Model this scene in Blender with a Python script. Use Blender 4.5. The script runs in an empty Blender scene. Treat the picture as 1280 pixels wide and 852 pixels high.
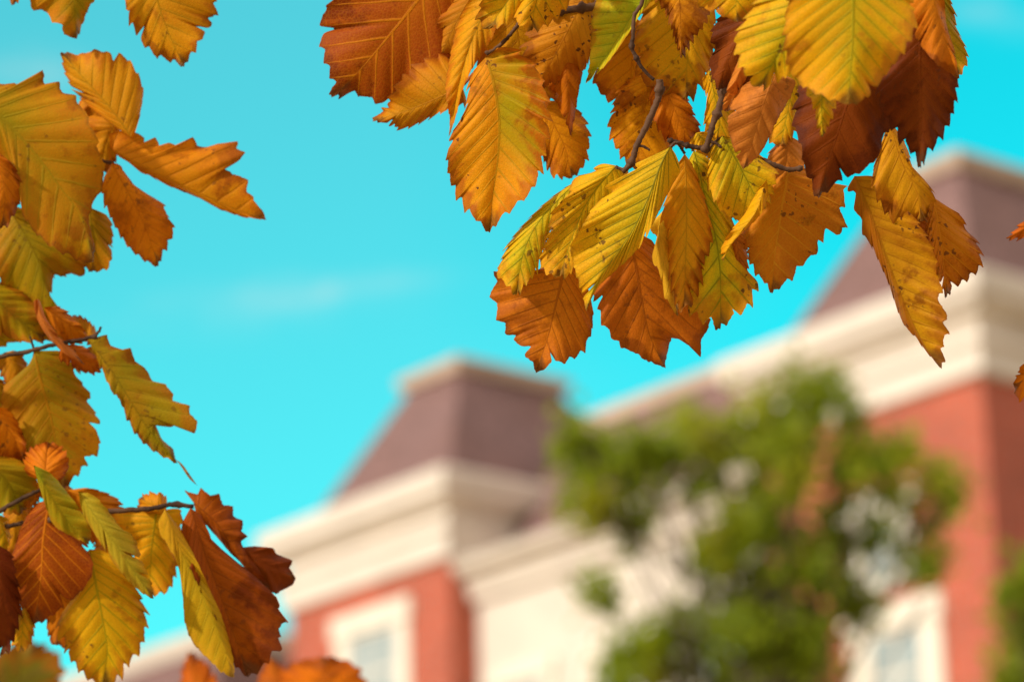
import bpy, bmesh, math, random
import numpy as np
from mathutils import Vector, Matrix

# ------------------------------------------------------------------ camera, sky, sun, exposure
sc = bpy.context.scene
COL = sc.collection
PITCH, ROLL, FPX = math.radians(18.45), math.radians(1.53), 4267.0
EYE = np.array([0, 0, 1.6])
FW = np.array([0, math.cos(PITCH), math.sin(PITCH)])
_R0 = np.array([1.0, 0, 0]); _U0 = np.array([0, -math.sin(PITCH), math.cos(PITCH)])
RT = math.cos(ROLL) * _R0 - math.sin(ROLL) * _U0
UP = math.sin(ROLL) * _R0 + math.cos(ROLL) * _U0

cd = bpy.data.cameras.new("camera"); cam = bpy.data.objects.new("camera", cd); COL.objects.link(cam)
cd.sensor_width = 36; cd.sensor_fit = 'HORIZONTAL'; cd.lens = FPX / 1280 * 36
cd.clip_start = 0.1; cd.clip_end = 6000
M = Matrix([[RT[0], UP[0], -FW[0], EYE[0]], [RT[1], UP[1], -FW[1], EYE[1]], [RT[2], UP[2], -FW[2], EYE[2]], [0, 0, 0, 1]])
cam.matrix_world = M
sc.camera = cam
cd.dof.use_dof = True; cd.dof.focus_distance = 2.33; cd.dof.aperture_fstop = cd.lens / 18.0; cd.dof.aperture_blades = 0

SUN_AZ, SUN_EL = math.radians(-129), math.radians(25)      # azimuth from +Y, clockwise seen from above
w = bpy.data.worlds.new("World"); sc.world = w; w.use_nodes = True
nt = w.node_tree; N = nt.nodes; L = nt.links
for n in list(N): N.remove(n)
out = N.new('ShaderNodeOutputWorld'); bg = N.new('ShaderNodeBackground'); L.new(bg.outputs[0], out.inputs[0])
bg.inputs['Strength'].default_value = 0.12
sky = N.new('ShaderNodeTexSky'); sky.sky_type = 'NISHITA'; sky.sun_disc = False
sky.sun_elevation = SUN_EL; sky.sun_rotation = SUN_AZ; sky.air_density = 1.0; sky.dust_density = 0.6; sky.ozone_density = 2.5
tint = N.new('ShaderNodeMix'); tint.data_type = 'RGBA'; tint.blend_type = 'MULTIPLY'; tint.inputs[0].default_value = 1.0
L.new(sky.outputs[0], tint.inputs[6]); tint.inputs[7].default_value = (0.06, 2.60, 1.80, 1)
tc = N.new('ShaderNodeTexCoord')
# bright unseen cloud, added as neutral fill light, surrounds the blue gap over the roofs; thin wisps cross the gap
def vdot(vec):
    d = N.new('ShaderNodeVectorMath'); d.operation = 'DOT_PRODUCT'
    L.new(tc.outputs['Generated'], d.inputs[0]); d.inputs[1].default_value = vec; return d.outputs['Value']
def mth(op, a, b=None, c=None):
    m = N.new('ShaderNodeMath'); m.operation = op
    for i, x in enumerate((a, b, c)):
        if x is None: continue
        if isinstance(x, (int, float)): m.inputs[i].default_value = x
        else: L.new(x, m.inputs[i])
    return m.outputs[0]
def ramp(x, lo, hi):
    m = N.new('ShaderNodeMapRange'); m.interpolation_type = 'SMOOTHSTEP'
    L.new(x, m.inputs[0]); m.inputs[1].default_value = lo; m.inputs[2].default_value = hi; return m.outputs[0]
def noise(scale, stretch, detail=4):
    mp = N.new('ShaderNodeMapping'); L.new(tc.outputs['Generated'], mp.inputs[0]); mp.inputs['Scale'].default_value = stretch
    n = N.new('ShaderNodeTexNoise'); L.new(mp.outputs[0], n.inputs['Vector']); n.inputs['Scale'].default_value = scale
    n.inputs['Detail'].default_value = detail; return n.outputs['Fac']
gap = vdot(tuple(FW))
fill_cloud = ramp(mth('ADD', gap, mth('MULTIPLY', mth('SUBTRACT', noise(3, (1, 1, 2)), 0.5), 0.35)), 0.93, 0.72)
deep = FW + RT * (660 / FPX) + UP * (330 / FPX); deep = deep / np.linalg.norm(deep)
veil = mth('MULTIPLY', ramp(mth('ADD', vdot(tuple(deep)), mth('MULTIPLY', mth('SUBTRACT', noise(6, (1, 1, 3), 3), 0.5), 0.012)), 0.9985, 0.9800), 0.085)   # thin haze, clearest high on the right
def streak(px, py, wx, wy, slope, amt):      # a long thin cirrus band in one part of the sky
    f_ = vdot(tuple(FW)); x_ = mth('DIVIDE', vdot(tuple(RT)), f_); y_ = mth('DIVIDE', vdot(tuple(UP)), f_)
    dx = mth('SUBTRACT', x_, (px - 640) / FPX); dy = mth('SUBTRACT', mth('SUBTRACT', y_, (426 - py) / FPX), mth('MULTIPLY', dx, slope))
    dy = mth('ADD', dy, mth('MULTIPLY', mth('SUBTRACT', noise(30, (1, 1, 1), 3), .5), wy / FPX * 1.6))
    r_ = mth('ADD', mth('POWER', mth('DIVIDE', dx, wx / FPX), 2), mth('POWER', mth('DIVIDE', dy, wy / FPX), 2))
    return mth('MULTIPLY', mth('POWER', 2.718, mth('MULTIPLY', r_, -1)), mth('MULTIPLY', ramp(noise(60, (1, 1, 3), 5), .2, .75), amt))
cirrus = mth('ADD', streak(395, 362, 110, 15, .06, .24), mth('ADD', streak(40, 92, 60, 30, .1, .20), mth('ADD', streak(1240, 15, 80, 22, -.1, .16), streak(300, 385, 170, 30, .1, .07))))
cl = mth('MAXIMUM', fill_cloud, mth('ADD', cirrus, veil))
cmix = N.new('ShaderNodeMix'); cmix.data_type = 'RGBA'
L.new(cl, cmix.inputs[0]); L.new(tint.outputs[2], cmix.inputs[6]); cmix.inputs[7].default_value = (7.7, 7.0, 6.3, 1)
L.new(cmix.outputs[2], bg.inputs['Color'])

sd = bpy.data.lights.new("sun", 'SUN'); sun = bpy.data.objects.new("sun", sd); COL.objects.link(sun)
sd.energy = 3.7; sd.angle = math.radians(3); sd.color = (1.0, 0.93, 0.82)
sv = Vector((math.sin(SUN_AZ) * math.cos(SUN_EL), math.cos(SUN_AZ) * math.cos(SUN_EL), math.sin(SUN_EL)))
sun.rotation_euler = sv.to_track_quat('Z', 'Y').to_euler()
sc.view_settings.view_transform = 'Standard'; sc.view_settings.look = 'None'
sc.view_settings.exposure = 0.0; sc.view_settings.gamma = 1.0; sc.view_settings.use_curve_mapping = False
sc.cycles.max_bounces = 8; sc.cycles.transparent_max_bounces = 8; sc.cycles.sample_clamp_indirect = 6

# ------------------------------------------------------------------ helpers
def lin(c):
    return tuple((x / 255 / 12.92) if x / 255 <= .04045 else ((x / 255 + .055) / 1.055) ** 2.4 for x in c)
def ray(px, py, dist):
    """world point that stands dist metres in front of the camera plane, for a place measured on the photograph"""
    return EYE + (FW + RT * (px - 640) / FPX - UP * (py - 426) / FPX) * dist
def link(o, parent=None):
    COL.objects.link(o)
    if parent is not None: o.parent = parent
    return o
def tag(o, label=None, cat=None, group=None, kind=None):
    for k, v in (('label', label), ('category', cat), ('group', group), ('kind', kind)):
        if v: o[k] = v
    return o
def empty(name, loc, label=None, cat=None, group=None):
    o = bpy.data.objects.new(name, None); o.empty_display_size = .2; link(o); o.location = loc
    return tag(o, label, cat, group)
class NT:
    def __init__(s, name):
        s.m = bpy.data.materials.new(name); s.m.use_nodes = True; s.t = s.m.node_tree
        s.t.nodes.clear(); s.o = s.t.nodes.new('ShaderNodeOutputMaterial')
    def n(s, t, **kw):
        x = s.t.nodes.new(t)
        for k, v in kw.items(): setattr(x, k, v)
        return x
    def set(s, sock, v):
        if isinstance(v, bpy.types.NodeSocket): s.t.links.new(v, sock)
        elif isinstance(v, (tuple, list)) and sock.type == 'RGBA' and len(v) == 3: sock.default_value = (*v, 1)
        else: sock.default_value = v
    def math(s, op, a, b=None, c=None, clamp=False):
        x = s.n('ShaderNodeMath', operation=op); x.use_clamp = clamp
        for i, v in enumerate((a, b, c)):
            if v is not None: s.set(x.inputs[i], v)
        return x.outputs[0]
    def ramp(s, x, lo, hi, a=0., b=1.):
        m = s.n('ShaderNodeMapRange', interpolation_type='SMOOTHSTEP')
        for i, v in enumerate((x, lo, hi, a, b)): s.set(m.inputs[i], v)
        return m.outputs[0]
    def mix(s, f, a, b, blend='MIX'):
        m = s.n('ShaderNodeMix', data_type='RGBA', blend_type=blend)
        s.set(m.inputs[0], f); s.set(m.inputs[6], a); s.set(m.inputs[7], b); return m.outputs[2]
    def noise(s, vec, scale, detail=3., rough=.55):
        x = s.n('ShaderNodeTexNoise'); s.set(x.inputs['Vector'], vec); x.inputs['Scale'].default_value = scale
        x.inputs['Detail'].default_value = detail; x.inputs['Roughness'].default_value = rough; return x.outputs['Fac']
    def obj(s): return s.n('ShaderNodeTexCoord').outputs['Object']
    def principled(s, color, rough=.6, spec=.3, bump=None, bstr=.3, bdist=.01):
        p = s.n('ShaderNodeBsdfPrincipled'); s.set(p.inputs['Base Color'], color); s.set(p.inputs['Roughness'], rough)
        p.inputs['Specular IOR Level'].default_value = spec
        if bump is not None:
            b = s.n('ShaderNodeBump'); b.inputs['Strength'].default_value = bstr; b.inputs['Distance'].default_value = bdist
            s.set(b.inputs['Height'], bump); s.t.links.new(b.outputs[0], p.inputs['Normal']); s.nrm = b.outputs[0]
        return p
    def done(s, shader):
        s.t.links.new(shader.outputs[0], s.o.inputs[0]); return s.m
def mesh_obj(name, verts, faces, mat, parent=None, smooth=False, uv=None):
    me = bpy.data.meshes.new(name); me.from_pydata([tuple(map(float, v)) for v in verts], [], faces)
    if smooth: me.polygons.foreach_set('use_smooth', [True] * len(me.polygons))
    if uv is not None:
        lay = me.uv_layers.new(name='uv'); idx = np.empty(len(me.loops), int); me.loops.foreach_get('vertex_index', idx)
        lay.data.foreach_set('uv', np.asarray(uv, float)[idx].ravel())
    me.materials.append(mat); me.update()
    return link(bpy.data.objects.new(name, me), parent)

# ------------------------------------------------------------------ building
A = np.array([-0.64024378, 0.76817179, 0]); B = np.array([0.76817179, 0.64024378, 0])   # along the street front (leftwards), into the block
C1 = np.array([-1.7255, 83.3663, 0]); C2 = np.array([9.98888, 69.3617, 0])
Z = np.array([0, 0, 1.0])
def mat_plain(name, col, var=.12, rough=.75, scale=1.2):
    m = NT(name); o = m.obj(); n1 = m.noise(o, scale, 5.); n2 = m.noise(o, scale * 14, 3.)
    f = m.math('ADD', m.math('MULTIPLY', n1, .7), m.math('MULTIPLY', n2, .3))
    st = m.noise(m.n('ShaderNodeTexCoord').outputs['Object'], .35, 5., .65)
    c = m.mix(m.ramp(f, .35, .65), tuple(x * (1 - var) for x in col), tuple(min(1, x * (1 + var)) for x in col))
    c = m.mix(m.math('MULTIPLY', m.ramp(st, .5, .68), var * 3.0, clamp=True), c, tuple(x * f_ for x, f_ in zip(col, (.72, .66, .58))))
    return m.done(m.principled(c, rough, .25, bump=n2, bstr=.25, bdist=.02))
def mat_brick(name, col, mortar, w_, h_, var=.25):
    m = NT(name); tcx = m.n('ShaderNodeTexCoord'); b = m.n('ShaderNodeTexBrick'); m.set(b.inputs['Vector'], tcx.outputs['UV'])
    m.set(b.inputs['Color1'], tuple(x * (1 - var) for x in col)); m.set(b.inputs['Color2'], tuple(x * (1 + var) for x in col)); m.set(b.inputs['Mortar'], mortar)
    b.inputs['Scale'].default_value = 1; b.inputs['Brick Width'].default_value = w_; b.inputs['Row Height'].default_value = h_
    b.inputs['Mortar Size'].default_value = h_ * .09; b.inputs['Bias'].default_value = -.1
    g = m.noise(m.obj(), .5, 4.)
    c = m.mix(m.ramp(g, .3, .75), b.outputs['Color'], m.mix(.35, b.outputs['Color'], (.16, .08, .06)))
    return m.done(m.principled(c, .8, .2, bump=m.math('SUBTRACT', 1., b.outputs['Fac']), bstr=.5, bdist=.02))
M_BRICK = mat_brick('red_brick', (.53, .098, .048), (.46, .28, .21), .24, .08)
M_SLATE = mat_brick('mauve_slate', (.26, .15, .14), (.10, .065, .06), .32, .2, .2)
M_CREAM = mat_plain('cream_stone', (.73, .655, .56), .06)
M_STUCCO = mat_plain('pale_stucco', (.69, .615, .52), .06)
M_LEAD = mat_plain('pale_coping', (.55, .42, .32), .1)
M_TRIM = mat_plain('white_window_paint', (.80, .74, .62), .03, .45)
def mat_glass():
    m = NT('window_glass'); n = m.noise(m.obj(), .6, 2.)
    c = m.mix(n, (.24, .33, .34), (.42, .48, .48)); return m.done(m.principled(c, .12, .6))
M_GLASS = mat_glass()

def solid(name, polys, mat, parent, base):
    """closed shell from world-space polygons; each polygon gets a planar uv in metres"""
    me = bpy.data.meshes.new(name); vs, fs, uvs = [], [], []
    for p in polys:
        p = [np.asarray(q, float) for q in p]; nrm = np.cross(p[1] - p[0], p[2] - p[0]); nrm /= (np.linalg.norm(nrm) + 1e-12)
        h = np.cross(Z, nrm); h = h / np.linalg.norm(h) if np.linalg.norm(h) > 1e-3 else A
        v = np.cross(nrm, h); fs.append(list(range(len(vs), len(vs) + len(p))))
        for q in p: vs.append(q - base); uvs.append((q @ h, q @ v))
    o = mesh_obj(name, vs, fs, mat, parent, uv=uvs); return o
def P(C, s, t, z): return C + A * s + B * t + Z * z
def box_polys(C, s0, s1, t0, t1, z0, z1):
    c = lambda s, t, z: P(C, s, t, z)
    return [[c(s0,t0,z0),c(s0,t0,z1),c(s1,t0,z1),c(s1,t0,z0)], [c(s0,t1,z0),c(s1,t1,z0),c(s1,t1,z1),c(s0,t1,z1)],
            [c(s0,t0,z0),c(s0,t1,z0),c(s0,t1,z1),c(s0,t0,z1)], [c(s1,t0,z0),c(s1,t0,z1),c(s1,t1,z1),c(s1,t1,z0)],
            [c(s0,t0,z1),c(s0,t1,z1),c(s1,t1,z1),c(s1,t0,z1)], [c(s0,t0,z0),c(s1,t0,z0),c(s1,t1,z0),c(s0,t1,z0)]]
def frustum(C, r0, z0, r1, z1):
    a = [P(C, s, t, z0) for s, t in ((r0[0],r0[2]),(r0[1],r0[2]),(r0[1],r0[3]),(r0[0],r0[3]))]
    b = [P(C, s, t, z1) for s, t in ((r1[0],r1[2]),(r1[1],r1[2]),(r1[1],r1[3]),(r1[0],r1[3]))]
    out_ = [[a[i], b[i], b[(i+1) % 4], a[(i+1) % 4]] for i in range(4)]
    return out_ + [b[::-1], a]
def profile(C, r, levels):
    """stacked rings: levels = (height, overhang) from bottom to top, a moulded cornice"""
    ring = lambda z, o: [P(C, s, t, z) for s, t in ((r[0]-o, r[2]-o), (r[1]+o, r[2]-o), (r[1]+o, r[3]+o), (r[0]-o, r[3]+o))]
    R_ = [ring(z, o) for z, o in levels]; ps = []
    for a, b in zip(R_, R_[1:]): ps += [[a[i], b[i], b[(i+1) % 4], a[(i+1) % 4]] for i in range(4)]
    return ps + [R_[-1][::-1], R_[0]]

def window(C, t, s0, s1, z0, z1, parent, base, trim=.55):
    """a window in a front wall whose plane is t: architrave and sash, then the glazing set back in it"""
    m = .5 * (s0 + s1); ps = []
    ps += box_polys(C, s0, s0 + trim, t - .10, t + .04, z0, z1 - trim) + box_polys(C, s1 - trim, s1, t - .10, t + .04, z0, z1 - trim)
    ps += box_polys(C, s0 - .12, s1 + .12, t - .16, t + .04, z1 - trim, z1) + box_polys(C, s0 - .15, s1 + .15, t - .22, t + .04, z0 - .2, z0)
    i0, i1 = s0 + trim, s1 - trim
    f = .11
    ps += box_polys(C, i0, i0 + f, t - .05, t + .03, z0, z1 - trim) + box_polys(C, i1 - f, i1, t - .05, t + .03, z0, z1 - trim)
    ps += box_polys(C, i0 + f, i1 - f, t - .045, t + .03, z1 - trim - f, z1 - trim) + box_polys(C, m - .04, m + .04, t - .04, t + .03, z0, z1 - trim - f)
    zz = z0 + (z1 - z0) * .62
    ps += box_polys(C, i0 + f, m - .04, t - .042, t + .03, zz, zz + .09) + box_polys(C, m + .04, i1 - f, t - .042, t + .03, zz, zz + .09)
    wn = solid('window', ps, M_TRIM, parent, base)
    solid('pane', box_polys(C, i0 + .01, i1 - .01, t - .015, t + .012, z0 + .01, z1 - trim - .01), M_GLASS, wn, base)
    return wn

bl = empty('brick_building', tuple(C2), 'red brick building with cream cornices and two mauve mansard roof towers, behind the green tree', 'building')
BASE = np.array(C2)
def pavilion(C, tops):
    WL, DL, zb = 6.81, 8.12, 23.7
    solid('tower_wall', box_polys(C, 0, WL, 0, DL, 0, zb + .1)[:4], M_BRICK, bl, BASE)
    solid('cornice', profile(C, (0, WL, 0, DL), [(zb - .02, .08), (zb + .02, .18), (zb + .62, .22), (zb + .70, .34), (zb + .92, .32), (zb + .94, .06), (zb + 1.28, .06), (zb + 1.34, .36), (zb + 1.55, .42), (zb + 1.60, .62), (zb + 2.12, .70), (zb + 2.2, .62)]), M_CREAM, bl, BASE)
    z0, z1 = zb + 2.18, zb + 6.0
    i0, i1 = .25, 2.30
    solid('mansard_roof', frustum(C, (i0, WL - i0, i0, DL - i0), z0, (i1, WL - i1, i1, DL - i1), z1), M_SLATE, bl, BASE)
    solid('roof_coping', profile(C, (i1, WL - i1, i1, DL - i1), [(z1 - .04, .05), (z1, .16), (z1 + .16, .22), (z1 + .32, .26), (z1 + .36, .20)]), M_LEAD, bl, BASE)
    for zt, zh, s0, s1 in tops:
        window(C, 0, s0, s1, max(zt - zh, .9), zt, bl, BASE)
pavilion(C1, ((23.05, 4.6, 1.62, 4.75), (16.6, 4.6, 1.62, 4.75), (10.2, 4.4, 1.62, 4.75), (4.8, 3.9, 1.62, 4.75)))
pavilion(C2, ((21.9, 2.1, 2.2, 4.2), (19.3, 4.2, 1.6, 4.35), (13.6, 4.6, 1.45, 4.6), (7.2, 4.6, 1.45, 4.6)))
# the recessed range between the towers, and its continuation beyond the left one
def wing(C, s0, s1):
    tm, zm = .85, 23.59
    solid('range_wall', box_polys(C, s0, s1, tm, tm + 9, 0, zm - .9)[:2], M_STUCCO, bl, BASE)
    solid('range_cornice', profile(C, (s0, s1, tm, tm + 9), [(zm - .95, .0), (zm - .92, .22), (zm - .52, .30), (zm - .50, .42), (zm - .36, .42), (zm - .30, .70), (zm - .04, .84), (zm, .78)]), M_CREAM, bl, BASE)
    solid('range_roof', frustum(C, (s0, s1, tm + .35, tm + 8.6), zm - .02, (s0, s1, tm + 3.3, tm + 6), zm + 4.05), M_SLATE, bl, BASE)
    solid('range_coping', box_polys(C, s0, s1, tm + 3.18, tm + 6.12, zm + 4.03, zm + 4.40), M_LEAD, bl, BASE)
    ss = s0 + 1.2
    while ss + 2.6 < s1:
        for zt in (20.7, 14.6, 8.4):
            window(C, tm, ss, ss + 2.3, zt - 4.2, zt, bl, BASE, .4)
        ss += 3.6
wing(C1, -11.35, -.06)
# low block further left with the same kind of roof
Q = ray(262, 806, 100.0); Q[2] = 0
b2 = empty('low_building', tuple(Q), 'lower mauve roofed building with cream coping glimpsed between the bottom left leaves', 'building')
zt = float(ray(262, 762, 100.0)[2])
def lowblock(C):
    solid('wall', box_polys(C, 0, 16, 0, 9, 0, zt - 5.0)[:4], M_BRICK, b2, Q)
    solid('cornice', profile(C, (0, 16, 0, 9), [(zt - 5.05, .05), (zt - 4.6, .2), (zt - 4.2, .5), (zt - 3.9, .55)]), M_CREAM, b2, Q)
    solid('mansard_roof', frustum(C, (.3, 15.7, .3, 8.7), zt - 3.92, (1.2, 14.8, 1.2, 7.8), zt - .5), M_SLATE, b2, Q)
    solid('roof_coping', profile(C, (1.2, 14.8, 1.2, 7.8), [(zt - .54, .08), (zt - .3, .2), (zt, .3), (zt + .05, .2)]), M_CREAM, b2, Q)
lowblock(Q)

# ------------------------------------------------------------------ ground
def mat_ground():
    m = NT('paved_ground'); o = m.obj(); g = m.noise(o, .08, 5.); h = m.noise(o, 6., 5.)
    c = m.mix(m.ramp(g, .42, .58), (.34, .24, .15), (.22, .19, .08)); c = m.mix(m.ramp(h, .3, .8), c, (.40, .27, .16))
    return m.done(m.principled(c, .9, .1, bump=h, bstr=.4))
gs = 2500
g = mesh_obj('ground', [(-gs, -gs, 0), (gs, -gs, 0), (gs, gs, 0), (-gs, gs, 0)], [(0, 1, 2, 3)], mat_ground()); tag(g, kind='structure')

# ------------------------------------------------------------------ trees in front of the building
def mat_bark():
    m = NT('grey_bark'); o = m.obj(); n = m.noise(o, 9., 5.)
    return m.done(m.principled(m.mix(n, (.09, .07, .05), (.22, .17, .13)), .9, .1, bump=n, bstr=.6, bdist=.02))
M_BARK = mat_bark()
def mat_crown(c1, c2, c3):
    m = NT('green_foliage'); geo = m.n('ShaderNodeNewGeometry'); r = geo.outputs['Random Per Island']
    n = m.noise(m.obj(), .9, 3.)
    c = m.mix(r, c1, c2); c = m.mix(m.ramp(n, .5, .72), c, c3)
    p = m.principled(c, .5, .2); t = m.n('ShaderNodeBsdfTranslucent'); m.set(t.inputs[0], m.mix(.5, c, (.55, .56, .015)))
    s = m.n('ShaderNodeMixShader'); s.inputs[0].default_value = .55; m.t.links.new(p.outputs[0], s.inputs[1]); m.t.links.new(t.outputs[0], s.inputs[2])
    return m.done(s)
M_CROWN = mat_crown((.12, .20, .012), (.34, .41, .02), (.46, .43, .022))
def tube(pts, rad, n=8, jitter=0, rnd=None):
    pts = [np.asarray(p, float) for p in pts]; vs, fs = [], []
    for i, p in enumerate(pts):
        d = pts[min(i + 1, len(pts) - 1)] - pts[max(i - 1, 0)]; d = d / (np.linalg.norm(d) + 1e-9)
        u = np.cross(d, (0.31, 0.87, 0.38)); u /= np.linalg.norm(u); v = np.cross(d, u)
        for k in range(n):
            r = rad[i] * (1 + (rnd.uniform(-jitter, jitter) if rnd else 0)); an = 2 * math.pi * k / n
            vs.append(p + r * (math.cos(an) * u + math.sin(an) * v))
    for i in range(len(pts) - 1):
        for k in range(n):
            a, b = i * n + k, i * n + (k + 1) % n; fs.append((a, b, b + n, a + n))
    fs.append(tuple(range(n))[::-1]); fs.append(tuple(range((len(pts) - 1) * n, len(pts) * n)))
    return vs, fs
def tree(name, label, base, clumps, trunk_top, seed, leaf, per, gaps=()):
    rnd = random.Random(seed); rng = np.random.default_rng(seed)
    t = empty(name, tuple(base), label, 'tree', 'trees before the building')
    vs, fs = [], []
    def add(pts, rad, n=8):
        v, f = tube(pts, rad, n, .06, rnd); o = len(vs); vs.extend(v); fs.extend([tuple(i + o for i in q) for q in f])
    top = np.array(trunk_top) - base
    prev = [np.array([0, 0, -.1]), np.array([.05, .03, top[2] * .3]), np.array([-.06, .05, top[2] * .65]), top]
    add(prev, [.15, .10, .05, .02], 10)
    for c, r in clumps:
        c = np.array(c) - base; k = rnd.uniform(.45, .8)
        st = prev[1] + (top - prev[1]) * k; mid = (st + c) / 2 + np.array([0, 0, -.15])
        add([st, mid, c], [.028, .018, .008], 6)
        for q in range(5):
            e = c + rng.normal(size=3) * r * .55; add([mid * .4 + c * .6, (c + e) / 2, e], [.012, .008, .004], 5)
    mesh_obj('trunk', vs, fs, M_BARK, t, True)
    V, F = [], []
    for c, r in clumps:
        c = np.array(c) - base; nsub = max(5, int(per * r))
        for s_ in range(nsub):
            d = rng.normal(size=3); d /= np.linalg.norm(d); cc = c + d * r * rng.uniform(.35, 1.05) * np.array([1, 1, .85])
            rr = rng.uniform(.11, .25)
            if any(np.linalg.norm(np.cross(cc + base - EYE, g_)) < gr_ + rr * .3 for g_, gr_ in gaps): continue
            for q in range(int(rng.integers(16, 36))):
                d = rng.normal(size=3) ; p = cc + d * rr * .55
                n_ = rng.normal(size=3) * .8 + np.array([-.55, -.5, .65]); n_ /= np.linalg.norm(n_)
                u = np.cross(n_, rng.normal(size=3)); u /= np.linalg.norm(u); v = np.cross(n_, u)
                L_ = leaf * rng.uniform(.7, 1.25); W = L_ * .36; o = len(V)
                V += [p, p + u * L_ * .35 + v * W, p + u * L_ * .35 - v * W, p + u * L_ * .75 + v * W * .75 - n_ * L_ * .06, p + u * L_ * .75 - v * W * .75 - n_ * L_ * .06, p + u * L_ - n_ * L_ * .12]
                F += [(o, o + 2, o + 1), (o + 1, o + 2, o + 4, o + 3), (o + 3, o + 4, o + 5)]
    mesh_obj('crown', V, F, M_CROWN, t)
    return t
TD = 34.0
def unit(v): return v / np.linalg.norm(v)
def T(px, py, dd=0.0): return ray(px, py, TD + dd)
cl_ = [((1030, 490), .22, .3), ((1000, 510), .42, 0), ((950, 530), .42, .3), ((900, 555), .42, -.3), ((850, 560), .42, .4), ((800, 560), .3, .1), ((770, 590), .42, .2), ((735, 575), .26, .5), ((725, 540), .14, .3), ((735, 630), .24, 0), ((1060, 560), .34, .4), ((985, 590), .5, -.5), ((910, 630), .5, .2), ((830, 630), .34, .6), ((775, 655), .3, 0), ((1080, 610), .4, -.3),
       ((1120, 575), .26, 0), ((1160, 590), .26, .3), ((1185, 625), .2, 0), ((1150, 650), .22, .2), ((1030, 670), .46, .3), ((950, 700), .42, -.4), ((880, 700), .26, .5), ((1100, 680), .3, .4), ((1150, 700), .22, -.2), ((1050, 740), .26, .2), ((990, 760), .42, 0), ((920, 760), .3, .4), ((860, 790), .4, .3), ((820, 810), .42, -.2), ((880, 850), .5, .1), ((950, 840), .5, .2), ((1010, 830), .3, .4), ((1155, 755), .12, 0), ((745, 745), .10, .2), ((790, 850), .3, .3),
       ((900, 690), .3, -.5), ((960, 650), .3, -.6), ((1000, 720), .3, -.6), ((930, 790), .3, -.6), ((1040, 790), .24, -.3), ((1075, 760), .16, 0), ((840, 745), .2, -.2), ((985, 800), .34, -.5), ((880, 930), .8, 0), ((1000, 960), .7, .3), ((790, 950), .6, 0)]
b1 = ray(950, 1000, TD); b1[2] = 0
tree('green_tree', 'broad green tree with yellowing leaves in front of the brick building', b1, [(T(*p, d), r) for p, r, d in cl_], T(960, 560), 3, .12, 38, [(unit(ray(x, y, 1.0) - EYE), r * .54) for x, y, r in ((838, 625, .26), (905, 600, .20), (868, 658, .18), (768, 662, .2), (800, 705, .3), (845, 735, .32), (900, 725, .16), (950, 690, .13), (985, 740, .16), (1012, 745, .12), (1072, 658, .18), (1095, 690, .16), (1150, 585, .2), (1142, 690, .17), (1165, 640, .16), (1040, 545, .17), (1100, 540, .2), (1130, 770, .4), (930, 560, .08), (880, 540, .07), (1010, 630, .08), (960, 610, .07), (820, 580, .07), (905, 800, .14), (800, 770, .2), (1050, 800, .24), (780, 545, .12))])
TD = 33.0
cl2 = [((1288, 715), .2, 0), ((1290, 790), .28, .2), ((1305, 850), .42, 0), ((1350, 760), .6, .3), ((1265, 845), .18, 0), ((1360, 880), .8, 0), ((1262, 740), .08, 0)]
b3 = ray(1330, 1000, TD); b3[2] = 0
tree('green_tree', 'dark green tree cut off by the right edge, beside the brick tower', b3, [(T(*p, d), r) for p, r, d in cl2], T(1330, 760), 8, .12, 40)

# ------------------------------------------------------------------ leaves and twigs of the tree the picture is taken under
LOOKS = {  # colours of the leaf blade as pigments: main, green flush, margin, veins, (green amount, margin amount, vein strength, spots)
    'org': ((208, 130, 18), (178, 135, 22), (168, 84, 12), (158, 92, 12), (.45, .60, .50, .30)),
    'ora': ((214, 118, 14), (200, 125, 18), (150, 68, 10), (160, 80, 12), (.25, .62, .45, .40)),
    'yel': ((236, 164, 20), (172, 160, 26), (196, 112, 24), (128, 122, 20), (.50, .42, .75, .40)),
    'ygr': ((222, 168, 22), (152, 158, 28), (214, 134, 20), (112, 112, 18), (.75, .35, .8, .4)),
    'grn': ((178, 170, 28), (150, 160, 30), (214, 150, 24), (122, 138, 22), (.8, .25, .6, .15)),
    'oli': ((158, 128, 12), (128, 122, 14), (186, 104, 14), (118, 98, 12), (.65, .55, .5, .25)),
    'pol': ((180, 150, 44), (150, 142, 46), (190, 130, 34), (140, 126, 36), (.5, .3, .5, .1)),
    'brn': ((190, 104, 20), (206, 126, 24), (146, 70, 16), (124, 58, 14), (.3, .45, .6, .2)),
    'brl': ((182, 92, 14), (196, 112, 22), (150, 62, 12), (214, 132, 34), (.45, .35, .8, .1)),
    'dkb': ((116, 52, 8), (140, 70, 13), (88, 33, 6), (120, 52, 14), (.35, .5, .35, .25)),
    'pch': ((206, 128, 62), (200, 120, 50), (176, 96, 46), (170, 96, 44), (.3, .3, .35, .2)),
    'dul': ((196, 122, 26), (190, 128, 34), (158, 84, 20), (164, 96, 22), (.3, .5, .4, .45)),
}
KA = 1.25
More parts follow.
